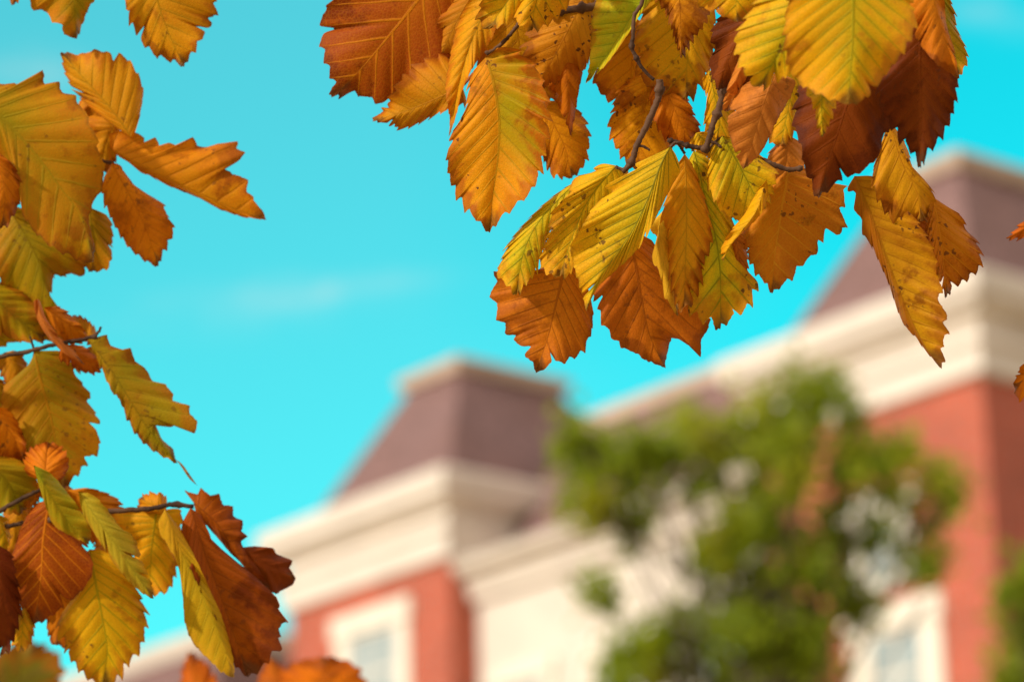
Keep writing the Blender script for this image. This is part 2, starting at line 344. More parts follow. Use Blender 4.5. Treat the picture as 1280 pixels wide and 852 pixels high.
def leaf_mat(name, look, rnd, n, over):
    mn, gr, mg, vn, (ga, ma, vs, sp) = LOOKS[look]
    mn = over.get('main', mn); gr = over.get('green', gr); mg = over.get('margin', mg); vn = over.get('vein', vn)
    ga = over.get('ga', ga); ma = over.get('ma', ma); vs = over.get('vs', vs); sp = over.get('sp', sp)
    j = rnd.uniform(.93, 1.07); jg = rnd.uniform(.95, 1.05)
    def c(x, y=j): l = lin(x); return (min(.88, l[0] * y * KA), min(.86, l[1] * y * jg * KA), max(.0015, l[2] * KA * .6))
    m = NT(name); uv = m.n('ShaderNodeUVMap', uv_map='uv').outputs[0]; sx = m.n('ShaderNodeSeparateXYZ'); m.set(sx.inputs[0], uv)
    u, v = sx.outputs[0], sx.outputs[1]; av = m.math('ABSOLUTE', v)
    o = m.n('ShaderNodeVectorMath', operation='ADD'); m.set(o.inputs[0], m.obj()); o.inputs[1].default_value = (rnd.random() * 9, rnd.random() * 9, rnd.random() * 9); o = o.outputs[0]
    n1 = m.noise(o, 26, 3.); n2 = m.noise(o, 90, 4., .65); n3 = m.noise(o, 420, 3., .6)
    # side veins: one to each tooth; fine cross veins between them
    ph = m.math('FRACT', m.math('ADD', m.math('MULTIPLY', u, float(n)), m.math('ADD', .25, m.math('MULTIPLY', m.math('SUBTRACT', n1, .5), .35))))
    dv = m.math('ABSOLUTE', m.math('SUBTRACT', ph, .5)); dv = m.math('SUBTRACT', .5, dv)          # 0 on a vein, .5 between
    wv = m.math('MULTIPLY_ADD', av, -.075, .115)
    side = m.math('MULTIPLY', m.ramp(m.math('DIVIDE', dv, wv), .25, 1., 1., 0.), m.ramp(av, .80, 1., 1., 0.))
    side = m.math('MULTIPLY', side, m.ramp(n2, .22, .55, .45, 1.))
    midr = m.ramp(av, m.math('MULTIPLY_ADD', u, -.012, .018), m.math('MULTIPLY_ADD', u, -.02, .050), 1., 0.)
    vor = m.n('ShaderNodeTexVoronoi', feature='DISTANCE_TO_EDGE'); m.set(vor.inputs['Vector'], o); vor.inputs['Scale'].default_value = 420
    fine = m.ramp(vor.outputs['Distance'], .0, .16, 1., 0.)
    vein = m.math('MAXIMUM', side, midr)
    near = m.math('MAXIMUM', m.ramp(dv, .05, .42, 1., 0.), m.ramp(av, .04, .3, 1., 0.))             # zone along the veins keeps its green longest
    gf = m.math('MULTIPLY', m.math('MULTIPLY_ADD', near, .55, .45), m.ramp(m.math('MULTIPLY_ADD', n1, 1.0, m.math('MULTIPLY', av, -.30)), .14, .42))
    main = c(mn)
    half = over.get('half')                                                                        # one half of the blade turned further than the other
    if half: main = m.mix(m.ramp(v, -.04, .04), c(mn), c(half))
    col = m.mix(m.math('MULTIPLY', gf, ga), main, c(gr))
    if over.get('halfgreen'): col = m.mix(m.math('MULTIPLY', m.ramp(v, -.03, .05), m.math('MULTIPLY', m.ramp(u, .58, .86, 1., 0.), m.ramp(av, .72, 1.05, .95, .25))), col, c(over['halfgreen']))
    mf = m.math('ADD', m.math('POWER', av, 2.6), m.math('MULTIPLY', m.math('POWER', u, 5.), .6))
    mf = m.math('ADD', mf, m.math('MULTIPLY', m.math('SUBTRACT', dv, .22), m.math('MULTIPLY', av, 1.1)))
    mf = m.ramp(m.math('MULTIPLY_ADD', m.math('SUBTRACT', n2, .5), 1.3, m.math('MULTIPLY_ADD', m.math('SUBTRACT', n1, .5), 1.5, mf)), .30, .98)
    col = m.mix(m.math('MULTIPLY', mf, ma * 1.3, clamp=True), col, c(mg))
    big = m.noise(o, 13, 4., .6)
    col = m.mix(m.math('MULTIPLY', m.ramp(big, .42, .60), over.get('mottle', .42 if look in ('yel', 'ygr') else .70)), col, m.mix(.5, c(mg), tuple(min(.9, x * f_) for x, f_ in zip(c(mn), (1.12, 1.0, .8)))))
    blot = m.ramp(m.math('MULTIPLY_ADD', n2, .5, m.math('MULTIPLY', n1, .7)), .66, .76)
    col = m.mix(m.math('MULTIPLY', blot, .30 + sp * .7), col, tuple(x * .55 for x in c(mg)))
    dry = rnd.choice((0., .45, .7, .85))                                                            # dead brown patches creeping in from tip and margin
    dm = m.math('ADD', m.noise(o, 21, 5., .62), m.math('ADD', m.math('MULTIPLY', u, .16), m.math('MULTIPLY', m.math('POWER', av, 3.), .17)))
    col = m.mix(m.math('MULTIPLY', m.ramp(dm, .70, .79), dry), col, tuple(x * f_ for x, f_ in zip(c(mg), (.62, .55, .6))))
    col = m.mix(m.math('MULTIPLY', vein, vs), col, c(vn))
    col = m.mix(m.math('MULTIPLY', fine, .20), col, c(vn))
    rim = m.math('MULTIPLY', m.ramp(av, .93, 1.0), m.ramp(n2, .38, .6))
    col = m.mix(m.math('MULTIPLY', rim, .55), col, (.10, .035, .01))
    tipd = m.ramp(m.math('MULTIPLY_ADD', n2, .05, u), .96, 1.0)
    col = m.mix(m.math('MULTIPLY', tipd, .75), col, (.12, .045, .015))
    wo = m.n('ShaderNodeTexNoise'); m.set(wo.inputs['Vector'], o); wo.inputs['Scale'].default_value = 260; wo.inputs['Detail'].default_value = 2
    wa = m.n('ShaderNodeVectorMath', operation='MULTIPLY_ADD'); m.set(wa.inputs[0], wo.outputs['Color']); wa.inputs[1].default_value = (.006, .006, .006); m.set(wa.inputs[2], o)
    vo = m.n('ShaderNodeTexVoronoi'); m.set(vo.inputs['Vector'], wa.outputs[0]); vo.inputs['Scale'].default_value = 210
    vc = m.n('ShaderNodeSeparateColor'); m.set(vc.inputs[0], vo.outputs['Color'])
    spt = m.math('MULTIPLY', m.ramp(m.math('DIVIDE', vo.outputs['Distance'], m.math('MULTIPLY_ADD', vc.outputs[0], .55, .05)), .55, .8, 1., 0.), m.ramp(m.noise(o, 30, 2.), .54, .60))
    col = m.mix(m.math('MULTIPLY', spt, min(1., sp * 2)), col, (.10, .03, .01))
    col = m.mix(.22, col, m.mix(n3, col, tuple(x * .7 for x in c(mn))))
    hgt = m.math('ADD', m.math('MULTIPLY', vein, -.8), m.math('ADD', m.math('MULTIPLY', fine, -.18), m.math('MULTIPLY', n3, .35)))
    p = m.principled(col, .60, .13, bump=hgt, bstr=.5, bdist=.0010)
    t = m.n('ShaderNodeBsdfTranslucent'); m.set(t.inputs[0], col); m.t.links.new(m.nrm, t.inputs['Normal'])
    s = m.n('ShaderNodeMixShader'); s.inputs[0].default_value = over.get('tr', .26)
    m.t.links.new(p.outputs[0], s.inputs[1]); m.t.links.new(t.outputs[0], s.inputs[2])
    return m.done(s)

def pts(s): return np.array([[float(x) for x in q.split(',')] for q in s.split()])
def smooth(p, k=10):
    if len(p) < 3: return p
    q = np.vstack([2 * p[0] - p[1], p, 2 * p[-1] - p[-2]]); out_ = []
    for i in range(len(p) - 1):
        a, b, c, d = q[i:i + 4]
        for t in np.arange(k) / k:
            out_.append(.5 * ((2 * b) + (c - a) * t + (2 * a - 5 * b + 4 * c - d) * t * t + (3 * b - a - 3 * c + d) * t ** 3))
    return np.array(out_ + [p[-1]])
def along(p, s):
    d = np.r_[0, np.cumsum(np.hypot(*np.diff(p, axis=0).T))]; d /= d[-1]
    return np.c_[np.interp(s, d, p[:, 0]), np.interp(s, d, p[:, 1])]
BR = {}
_seed = [11]
M_STALK = mat_plain('leaf_stalk', lin((176, 104, 50)), .2, .55, 60)
def leaf(br, d, look, mid, ea, eb, label=None, raw=0, amp=None, n=12, fold=(1.0, 1.0), q_=.88, sl=0.0, bend=1.2, wav=.55, quilt=.08, p=None, stalk=None, **over):
    """one leaf: a midrib curve with two toothed halves, creased along its side veins, folded at the midrib and bent along its length"""
    _seed[0] += 1; rnd = random.Random(_seed[0]); rng = np.random.default_rng(_seed[0])
    mid, ea, eb = pts(mid), pts(ea), pts(eb)
    midc = smooth(mid)
    ed = []
    for e in (ea, eb):
        e = np.vstack([mid[:1], e, mid[-1:]]); ed.append(e if raw else smooth(e))
    size = np.hypot(*(mid[-1] - mid[0])); amp = (2.2 if raw else max(3.6, min(10.5, size * .048))) if amp is None else amp
    if p is None:
        half_ = max(np.abs(np.cross(mid[-1] - mid[0], ed[k].mean(0) - mid[0])) / size for k in (0, 1)); p = 1.25 + min(.9, half_ / size * 3.0)
    R_ = n * 12; s = np.linspace(0, 1, R_ + 1); K = 9
    ctr = along(midc, s ** p); V, UV = [], []
    phs = rng.uniform(0, 6.3, 6); ta = rng.uniform(.4, 1.5, 2 * (n + 2))
    vv = np.r_[np.linspace(-1, 0, K + 1), np.linspace(0, 1, K + 1)]; rt = np.r_[np.zeros(K + 1, int), np.ones(K + 1, int)]
    su = s + sum(rng.uniform(-1, 1) * .30 / n / w * np.sin(w * math.pi * s) for w in (1, 2, 3, 5))      # unevenly spaced side veins
    sides = []
    for k, e in enumerate(ed):
        q = along(e, s ** q_); dr = q - ctr; ln = np.hypot(*dr.T)[:, None] + 1e-6; dr = dr / ln
        x = su * n + (.32 if k else 0); f = x % 1; saw = np.where(f < .74, (f / .74) ** 1.25, ((1 - f) / .26) ** 1.15)
        env = np.clip(s / .08, 0, 1) * np.clip((1 - s) / .04, 0, 1)
        for _ in range(rng.choice([0, 0, 1, 2])):                          # torn or eaten bites in the margin
            c_ = rng.uniform(.3, .95); q = q - dr * (np.exp(-((s - c_) / rng.uniform(.006, .016)) ** 2) * rng.uniform(.04, .10) * size)[:, None]
        w_ = (saw - .4) * amp * ta[(x.astype(int)) % n + k * (n + 1)] * env
        tang = np.gradient(q, axis=0); tang /= (np.hypot(*tang.T)[:, None] + 1e-6)
        q = q + dr * w_[:, None] + tang * (np.clip(w_, 0, 9) * .5)[:, None] + dr * (rng.normal(size=(R_ + 1, 1)) * .25 * env[:, None])
        sides.append(q)
    env = np.sin(np.pi * np.clip(s, 0, 1)) ** .5
    for i in range(R_ + 1):
        for v, k in zip(vv, rt):
            t = abs(v); q = ctr[i] + (sides[k][i] - ctr[i]) * t
            cr = abs(math.sin(math.pi * (su[i] * n + (.32 if k else 0) - .75))) * 4 * t * (1 - t * .8)
            dz = sl * (s[i] - .3) + bend * (s[i] - .35) ** 2 * 2.2 + fold[k] * t ** 1.5 * env[i] - quilt * cr * env[i]
            dz += wav * t * t * (math.sin(s[i] * 9 + phs[k]) + .6 * math.sin(s[i] * 19 + phs[k + 2])) + .15 * math.sin(s[i] * 5 + v * 2 + phs[4])
            V.append(ray(q[0], q[1], d + dz / 100)); UV.append((su[i] + (.32 / n if k else 0), v + (1e-4 if k else -1e-4)))
    W_ = 2 * K + 2
    F = [(i * W_ + j, i * W_ + j + 1, (i + 1) * W_ + j + 1, (i + 1) * W_ + j) for i in range(R_) for j in range(2 * K + 1) if j != K]
    V = np.array(V); org = V[K].copy(); b = BR[br]
    o = mesh_obj('leaf', V - org, F, leaf_mat('leaf_' + look, look, rnd, n, over), b, True, UV)
    o.location = Vector(org) - b.location
    if label: o['label'] = label
    if stalk:
        q = smooth(pts(stalk), 5); k = np.linspace(0, 1, len(q))
        P_ = [ray(x, y, d + .004 + (0.0 if t > .5 else .004)) - org for (x, y), t in zip(q, k)]
        v, f = tube(P_, [.0013 - .0003 * t for t in k], 7); so = mesh_obj('stalk', v, f, M_STALK, o, True)
    return o
def mat_twig():
    m = NT('twig_bark'); o = m.obj(); n = m.noise(o, 240., 5., .7); k = m.noise(o, 60., 3.)
    c = m.mix(m.ramp(k, .35, .65), (.040, .018, .009), (.12, .058, .028)); c = m.mix(m.ramp(n, .58, .7), c, (.20, .12, .07))
    return m.done(m.principled(c, .75, .25, bump=n, bstr=.7, bdist=.001))
M_TWIG = mat_twig()
def twig(br, spec, d, wpx, knots=(), name='twig', d2=None):
    """a twig along points of the picture at its own distance; wpx = thickness there, knots = bud scars along it"""
    rnd = random.Random(len(spec) * 7 + int(wpx * 10)); b = BR[br]
    q = smooth(pts(spec), 8); k = np.linspace(0, 1, len(q)); q = q + np.array([[rnd.uniform(-.5, .5), rnd.uniform(-.5, .5)] for _ in q])
    d2 = d if d2 is None else d2
    P_ = [ray(x, y, d + (d2 - d) * t) for (x, y), t in zip(q, k)]; org = P_[0]
    r0 = wpx / 2 / FPX * d
    rad = []
    for t in k:
        r = r0 * (1.08 - .25 * t) * rnd.uniform(.9, 1.1)
        for kk in knots: r *= 1 + .75 * math.exp(-((t - kk) / .035) ** 2)
        rad.append(r)
    v, f = tube([p_ - org for p_ in P_], rad, 10, .07, rnd); o = mesh_obj(name, v, f, M_TWIG, b, True)
    o.location = Vector(org) - b.location
    return o
def branch(key, px, py, d, label):
    BR[key] = empty('leafy_branch', tuple(ray(px, py, d)), label, 'branch', 'autumn branches overhead')

branch('TA', 760, -60, 2.38, 'spray of orange leaves hanging at the top, left of the green pointed leaf')
branch('TM', 830, -60, 2.34, 'sharp central spray of yellow green veined leaves on knobbly brown twigs')
branch('TR', 1090, -80, 2.2, 'spray of blurred yellow green leaves over dark brown ones and a long twisted leaf')
branch('TL', 150, -70, 2.5, 'olive and orange leaf tips poking in from the top left corner')
branch('UL', -60, 150, 2.5, 'large orange leaves on the upper left edge, with one torn leaf pointing right')
branch('ML', -60, 450, 2.5, 'olive leaves on a thin twig, one split into two ragged tips against the sky')
branch('LL', -60, 650, 2.5, 'mixed yellow, brown and pale olive leaves hanging along the lower left twig')
branch('RE', 1350, 380, 2.36, 'two small orange leaf tips poking in at the right edge')
branch('BB', 400, 930, 3.35, 'blurred orange leaves at the bottom edge below the cream window')

# ---- the tree the sprays grow on: it stands just outside the picture on the left, its boughs reach over and beside it
root = np.array([-1.75, 3.15, 0.0])
at = empty('autumn_tree', tuple(root), 'autumn tree standing left of the picture whose boughs carry the hanging sprays', 'tree')
def limb(name, pts_, r0, r1, seed):
    rn = random.Random(seed); q = smooth3([np.asarray(p, float) for p in pts_]); k = np.linspace(0, 1, len(q))
    v, f = tube([p - root for p in q], [r0 + (r1 - r0) * t for t in k], 12, .05, rn); mesh_obj(name, v, f, M_BARK, at, True)
def smooth3(p, k=8):
    q = [2 * p[0] - p[1]] + p + [2 * p[-1] - p[-2]]; o = []
    for i in range(len(p) - 1):
        a, b, c, d = q[i:i + 4]
        o += [.5 * (2 * b + (c - a) * t + (2 * a - 5 * b + 4 * c - d) * t * t + (3 * b - a - 3 * c + d) * t ** 3) for t in np.arange(k) / k]
    return o + [p[-1]]
def en(x, y, d): return ray(x, y, d)
limb('trunk', [root - Z * .1, root + (.04, .02, 1.0), root + (-.03, .05, 2.2), root + (.05, .0, 3.3), root + (.0, .1, 4.6)], .17, .07, 1)
t2, t3 = root + (.02, .02, 2.75), root + (.03, .02, 2.1)
top = en(500, -260, 2.55)
limb('bough', [t2, (t2 + top) / 2 + Z * .10, top, en(790, -150, 2.44), en(1000, -170, 2.35), en(1180, -200, 2.33), en(1420, -120, 2.38)], .045, .006, 2)
limb('bough', [en(700, -195, 2.47), en(780, -110, 2.40), en(790, -38, 2.386)], .008, .0035, 3)
limb('bough', [en(800, -150, 2.44), en(812, -90, 2.38), en(806, -28, 2.346)], .007, .003, 4)
limb('bough', [en(1100, -180, 2.33), en(1130, -110, 2.31), en(1140, -58, 2.30)], .007, .003, 5)
limb('bough', [en(1420, -120, 2.38), en(1420, 120, 2.37), en(1370, 252, 2.36)], .006, .0025, 6)
limb('bough', [en(1420, 60, 2.37), en(1440, 300, 2.37), en(1370, 402, 2.36)], .005, .0025, 7)
limb('bough', [top, en(380, -150, 2.53), en(279, -90, 2.51)], .008, .0035, 8)
edge = en(-330, 330, 2.6)
limb('bough', [t3, (t3 + edge) / 2 + Z * .05, edge, en(-160, 420, 2.54), en(-50, 452, 2.511)], .03, .0032, 9)
limb('bough', [edge, en(-180, 240, 2.55), en(-40, 200, 2.526)], .008, .003, 10)
limb('bough', [edge, en(-220, 560, 2.56), en(-120, 650, 2.53), en(-50, 657, 2.516)], .009, .0035, 11)
limb('bough', [en(-220, 560, 2.56), en(-140, 760, 2.7), en(160, 960, 3.0), en(470, 930, 3.35)], .006, .0035, 12)

# ---- top centre, left spray
twig('TA', '790,-40 750,4 722,11 700,14 686,19', 2.385, 10, (.45, .75))
twig('TA', '668,8 650,28 634,48 618,62 607,68', 2.37, 5, (.95,))
leaf('TA', 2.43, 'brl', '575,-75 525,-3 484,48 448,90 414,122', '540,-80 480,-40 425,-6 405,14 402,36 403,60 409,82 416,100', '610,-30 596,30 566,72 536,92 508,108 480,128 455,120 436,117', 'large rusty brown leaf with pale veins', main=(152, 66, 6), green=(176, 92, 8), margin=(124, 46, 6), ga=.8, vein=(204, 124, 20), vs=.7, n=12, amp=8, wav=.5)
leaf('TA', 2.425, 'org', '612,-40 580,10 562,45 548,78', '585,-40 558,0 546,30 540,60', '625,-10 600,30 580,60 562,80', main=(192, 112, 16))
leaf('TA', 2.415, 'org', '578,108 552,121 510,138 465,152', '560,72 530,76 508,90 494,110 481,133', '582,128 560,137 540,146 520,156 504,161 489,158 478,153', n=10, main=(200, 124, 14), stalk='592,92 578,108')
leaf('TA', 2.40, 'org', '618,-14 594,40 579,85 569,130 561,172', '592,-5 574,25 564,65 557,110 562,148', '626,20 607,62 591,85 577,116 571,142', n=13, amp=2, main=(206, 140, 16), vein=(130, 112, 18), vs=.5, fold=(1.2, -.6))
leaf('TA', 2.40, 'org', '640,4 650,65 662,135', '605,30 596,80 625,125', '690,30 706,85 690,125', main=(206, 134, 18))
leaf('TA', 2.385, 'dul', '738,-24 714,30 692,72 670,112', '682,0 660,35 655,75 660,100', '748,20 741,60 727,85 697,105', main=(198, 126, 24), sp=.5)
leaf('TA', 2.41, 'ora', '672,125 690,152 706,185 715,223', '668,150 676,185 686,215 700,221', '705,128 727,142 736,165 736,185 731,205', n=10, main=(216, 136, 16), margin=(158, 74, 12), ma=.6)
leaf('TA', 2.395, 'ora', '706,38 708,90 712,135 714,171', '686,60 684,98 693,122 706,150', '738,60 729,90 724,112 719,142', main=(190, 108, 16), n=9, amp=2)
leaf('TA', 2.36, 'ora', '607,72 617,105 624,150 622,200 616,245 612,291', '590,92 585,115 583,133 574,152 563,170 559,195 562,222 572,245 586,264 602,281', '630,58 662,75 678,100 684,128 687,155 682,185 676,212 664,238 644,257 624,274', 'hanging leaf with an orange left half and an olive green right half', halfgreen=(150, 138, 14), main=(216, 136, 14), margin=(158, 76, 12), ma=.85, sp=.5, vein=(132, 112, 16), vs=.5, n=13, amp=8, fold=(1.0, -1.6))
leaf('TA', 2.345, 'yel', '692,-58 652,-20 627,12 611,37', '640,-60 612,-18 598,14 600,30', '690,-20 664,5 646,22 628,33', ga=.15, main=(240, 168, 16), n=10)
leaf('TA', 2.34, 'yel', '702,-72 682,-30 670,4 664,39', '660,-40 648,-5 643,20 652,33', '735,-40 718,-5 703,15 684,31', ga=.15, main=(234, 160, 18), sp=.5, n=10)

# ---- top centre, middle spray: behind the twigs
twig('TM', '806,-30 802,4 793,20 791,45 790,60 796,73 803,86 818,100', 2.345, 5, (.55, .72))
twig('TM', '825,100 824,116 820,130 808,158 796,182 790,202 778,215', 2.338, 8.5, (.13, .85))
twig('TM', '912,85 904,116 898,138 891,156 886,174 880,191', 2.325, 8.5, (.2, .45, .95))
twig('TM', '888,186 868,184 850,179 834,175', 2.33, 6, (.5, .9))
twig('TM', '934,188 950,198 970,207 988,212 1003,210', 2.34, 6.5, (.95,))
leaf('TM', 2.40, 'ora', '792,20 790,80 788,120 786,151', '762,60 742,95 752,117 765,131 777,142', '811,40 807,85 801,105 793,130', main=(202, 118, 14), n=10)
leaf('TM', 2.395, 'ora', '813,90 806,130 801,170 797,213', '780,104 766,135 761,157 769,183 784,204', '842,108 852,150 842,185 817,210', sp=.7, main=(216, 138, 16), margin=(170, 84, 12), n=11)
leaf('TM', 2.385, 'ora', '826,95 840,130 854,160 868,180', '812,120 822,160 845,183', '852,112 868,142 875,162', main=(198, 110, 16), n=9)
leaf('TM', 2.37, 'grn', '814,-22 796,10 771,50 751,80 732,105', '760,-22 742,12 739,45 737,75 735,92', '818,-5 803,15 777,55 755,84', 'pointed yellow green leaf beside the thin twig', n=12, amp=1.5, fold=(.8, -1.))
leaf('TM', 2.375, 'org', '862,-44 862,30 859,80 857,127', '818,-25 803,15 793,50 792,75 800,97 816,110 834,120 847,123', '892,-20 894,35 895,55 890,76 884,94 874,110 865,121', main=(208, 142, 18), vein=(150, 122, 20), n=11, ga=.3)
leaf('TM', 2.345, 'dul', '846,-32 850,20 852,73', '818,-10 834,20 845,55', '882,-10 886,20 866,50', main=(210, 140, 16), margin=(140, 66, 14), ma=.6)
leaf('TM', 2.36, 'yel', '886,88 893,120 900,150 894,182', '878,102 883,125 880,150 884,168', '914,93 920,140 910,178', main=(226, 152, 18), sp=.6, n=9)
leaf('TM', 2.37, 'yel', '992,78 986,130 976,182', '964,98 961,140 962,176', '1004,110 1000,150 986,178', main=(214, 150, 20), sp=.7, n=9)
leaf('TM', 2.38, 'pch', '985,168 982,205 970,247', '962,190 958,220 960,242', '1006,185 1004,222 986,247', main=(196, 120, 46), n=9)
leaf('TM', 2.35, 'yel', '870,166 880,175 893,190 900,203', '862,180 872,192 888,200', '885,165 900,178 905,192', sp=.7, n=8)
# ---- the fan in the middle
leaf('TM', 2.375, 'brn', '708,322 700,360 692,392 685,420 677,445 670,466', '676,335 650,350 632,345 617,339 621,352 611,371 622,379 620,400 632,404 632,418 645,427 655,438 660,450 667,453', '728,342 738,368 742,392 739,420 735,421 731,440 726,439 718,448 712,446 705,455 698,451 690,452 682,460', 'rust brown leaf hanging lowest on the left of the fan', raw=1, n=11, main=(196, 106, 22), fold=(1.4, .8))
leaf('TM', 2.365, 'brn', '786,285 793,325 801,370 810,413 821,440 832,460', '766,315 745,345 741,378 750,389 752,406 762,412 765,425 774,426 776,435 784,437 795,440 802,448 811,450 818,456 825,456', '815,300 838,335 853,360 872,388 889,399 885,412 878,420 875,446 869,436 858,430 850,424 838,422 837,434 832,445', 'rust brown leaf with a torn second tip', raw=1, n=11, main=(192, 102, 22), fold=(.8, 1.6))
leaf('TM', 2.355, 'ygr', '722,226 700,247 677,272 662,296 652,325 645,369', '704,236 680,255 655,280 637,302 627,325 621,342 632,354', '724,240 712,262 692,282 682,305 676,325 668,342 655,358', n=12, main=(212, 164, 20), ga=.7, fold=(1.5, .2))
twig('TM', '838,184 843,179 850,178', 2.322, 4)
twig('TM', '905,171 896,176 886,186', 2.33, 3.5)
twig('TM', '985,214 992,213 1000,209', 2.35, 3.5)
twig('TM', '866,189 866,186 864,183', 2.34, 3.5)
twig('TM', '856,192 852,186 848,180', 2.335, 3.5)
twig('TM', '795,181 806,184 812,188', 2.338, 3.5)
twig('TM', '886,176 896,180 902,184', 2.325, 4)
twig('TM', '823,116 828,113 830,109', 2.338, 5)
twig('TM', '770,208 774,211 780,212', 2.338, 4)
leaf('TM', 2.34, 'yel', '770,207 746,235 730,260 722,280 714,300 699,346', '752,205 738,216 718,222 712,240 702,252 690,266 686,287 679,311 675,326 683,341', '784,214 784,236 772,256 748,286 730,302 722,322 712,343', 'bright orange yellow leaf with green veins', n=12, q_=.72, main=(242, 162, 18), ga=.3, fold=(.6, 1.0))
leaf('TM', 2.345, 'pol', '838,252 824,283 830,318 838,355 848,396', '830,262 813,283 822,300 815,322 826,345 832,372', '846,265 836,288 846,322 846,362', 'narrow wavy pale yellow leaf edge', main=(226, 172, 52), ga=.1, vs=.2, amp=4, n=7)
leaf('TM', 2.335, 'org', '856,192 858,240 858,282 857,322 855,384', '844,210 838,228 832,250 827,270 832,290 827,305 832,320 836,337 840,362 849,388', '870,214 882,250 890,290 887,312 880,331 877,352 866,377', 'plain orange leaf beside the yellow green ones', main=(220, 146, 22), vein=(150, 112, 22), vs=.5, n=11)
leaf('TM', 2.345, 'ygr', '867,188 875,220 883,255 893,290 899,325 901,361 900,412', '858,210 866,240 875,266 880,296 877,322 868,346 859,366 858,380 868,394 882,399 892,404', '888,200 902,230 914,262 920,290 927,320 937,342 947,353 941,370 936,382 925,391 912,399 905,405', 'long yellow leaf with green veins and brown spots at its end', n=13, sp=.6, main=(226, 172, 18))
leaf('TM', 2.35, 'brn', '916,283 924,320 929,361', '910,298 917,332 923,353', '932,300 935,330 933,352', n=7, main=(188, 108, 36))
leaf('TM', 2.325, 'ygr', '903,170 918,196 932,222 944,246 951,264', '890,188 883,225 893,249 906,268 922,275 940,271', '932,178 956,200 970,214 966,240 959,256', n=11, main=(228, 176, 22))
leaf('TM', 2.31, 'yel', '958,224 946,262 926,290 911,310 904,327', '946,240 930,268 912,290 901,313', '960,242 952,266 936,283 919,299 908,315', n=8, amp=1.5, ga=.05, main=(236, 164, 16), vs=.3)
leaf('TM', 2.355, 'brl', '985,212 978,255 971,300 967,330 965,367', '963,230 949,250 935,272 925,290 927,306 935,321 945,341 955,351', '1012,212 1040,228 1058,234 1052,255 1054,272 1056,289 1045,292 1035,288 1024,300 1021,315 1008,325 996,338 985,350 975,358', 'broad tan and orange leaf with pale veins', n=11, main=(206, 122, 18), half=(194, 112, 36), margin=(150, 78, 18), ma=.7, vein=(214, 148, 40), vs=.5, sp=.4)
leaf('TM', 2.315, 'ygr', '838,183 827,205 818,230 808,255 790,290 765,325 746,355 733,389', '826,199 806,201 794,205 796,214 776,222 758,232 764,241 750,250 738,264 732,275 724,289 717,299 713,311 716,323 718,336 723,351', '846,196 850,214 840,232 833,246 826,260 816,280 806,300 791,318 776,333 761,346 749,357 740,372', 'front yellow green leaf with dark veins, the sharpest one', n=14, q_=.60, amp=2.2, vs=.9, vein=(92, 92, 16), main=(228, 172, 20), fold=(.8, .9), sp=.45)
# ---- right spray
twig('TR', '1140,-60 1110,20 1090,100 1078,170 1070,215', 2.30, 6)
leaf('TR', 2.34, 'oli', '1162,-42 1180,20 1191,60 1199,99', '1150,0 1166,50 1190,90', '1182,-12 1193,14 1196,35 1207,60 1209,77 1203,89', n=11, main=(158, 122, 18))
leaf('TR', 2.30, 'dul', '1112,150 1126,200 1146,240 1151,277', '1098,190 1090,225 1104,260 1120,277', '1132,180 1143,215 1157,226 1166,240 1169,252 1164,266 1159,276', n=9, main=(204, 142, 20), sp=.9)
leaf('TR', 2.325, 'ora', '1166,246 1174,290 1180,330 1183,372', '1160,262 1157,290 1163,316 1170,337 1176,357', '1184,258 1202,270 1208,288 1219,298 1226,316 1225,334 1216,342 1204,352 1190,360', n=12, main=(190, 110, 14), vein=(212, 136, 30), vs=.55, fold=(-1, 1.5))
leaf('TR', 2.335, 'brn', '1138,258 1150,300 1166,342', '1112,275 1120,312 1148,348', '1166,262 1170,300 1176,338', n=8, main=(168, 92, 20))
leaf('TR', 2.315, 'org', '1068,220 1085,260 1100,300 1115,340 1135,390 1155,430 1177,461', '1060,236 1071,245 1067,262 1077,272 1078,292 1089,306 1100,330 1111,355 1121,385 1131,407 1145,422 1160,442', '1096,222 1122,246 1146,276 1164,306 1172,334 1175,350 1177,362 1173,376 1183,391 1181,404 1184,416 1178,428 1179,446', 'long twisted golden leaf hanging down in front of the cornice', n=15, amp=5, main=(166, 94, 16), half=(210, 146, 20), green=(176, 134, 20), margin=(150, 80, 18), ma=.55, sp=.6, fold=(1.6, -.8), wav=.5)
leaf('TR', 2.225, 'dkb', '1080,60 1062,120 1046,170 1023,248', '1010,95 997,120 992,155 1001,180 1005,207 1015,232', '1116,112 1116,150 1102,176 1098,195 1075,215 1050,226 1034,238', 'dark brown leaf below the big front leaf', n=10, amp=5.5)
leaf('TR', 2.205, 'dkb', '1152,10 1150,80 1152,140 1151,211', '1108,60 1098,100 1104,140 1120,166 1138,187 1147,202', '1180,40 1196,85 1196,115 1193,132 1187,152 1175,173 1161,189 1154,201', 'darkest brown leaf with its tip on the tower roof', n=12, main=(106, 44, 7))
leaf('TR', 2.19, 'dul', '1160,-34 1172,20 1185,60 1198,99', '1130,0 1142,42 1168,77', '1178,-22 1183,30 1194,66', n=11, main=(200, 116, 24), amp=1.5)
leaf('TR', 2.185, 'ygr', '1030,100 1027,132 1029,172', '1008,110 1018,136 1022,162', '1046,116 1042,141 1035,158', n=6, main=(200, 150, 20))
leaf('TR', 2.31, 'dkb', '950,0 922,50 908,82 898,114', '905,18 892,34 889,50 894,62 887,74 889,92', '968,30 945,70 918,102', n=9, amp=3.5, main=(122, 58, 8), margin=(100, 44, 8))
leaf('TR', 2.27, 'pch', '968,92 953,135 941,175 929,212', '928,108 910,148 917,186', '994,104 972,150 951,191', 'peach coloured leaf turned to its pale underside', n=9, amp=1.2, main=(206, 126, 60), tr=.25)
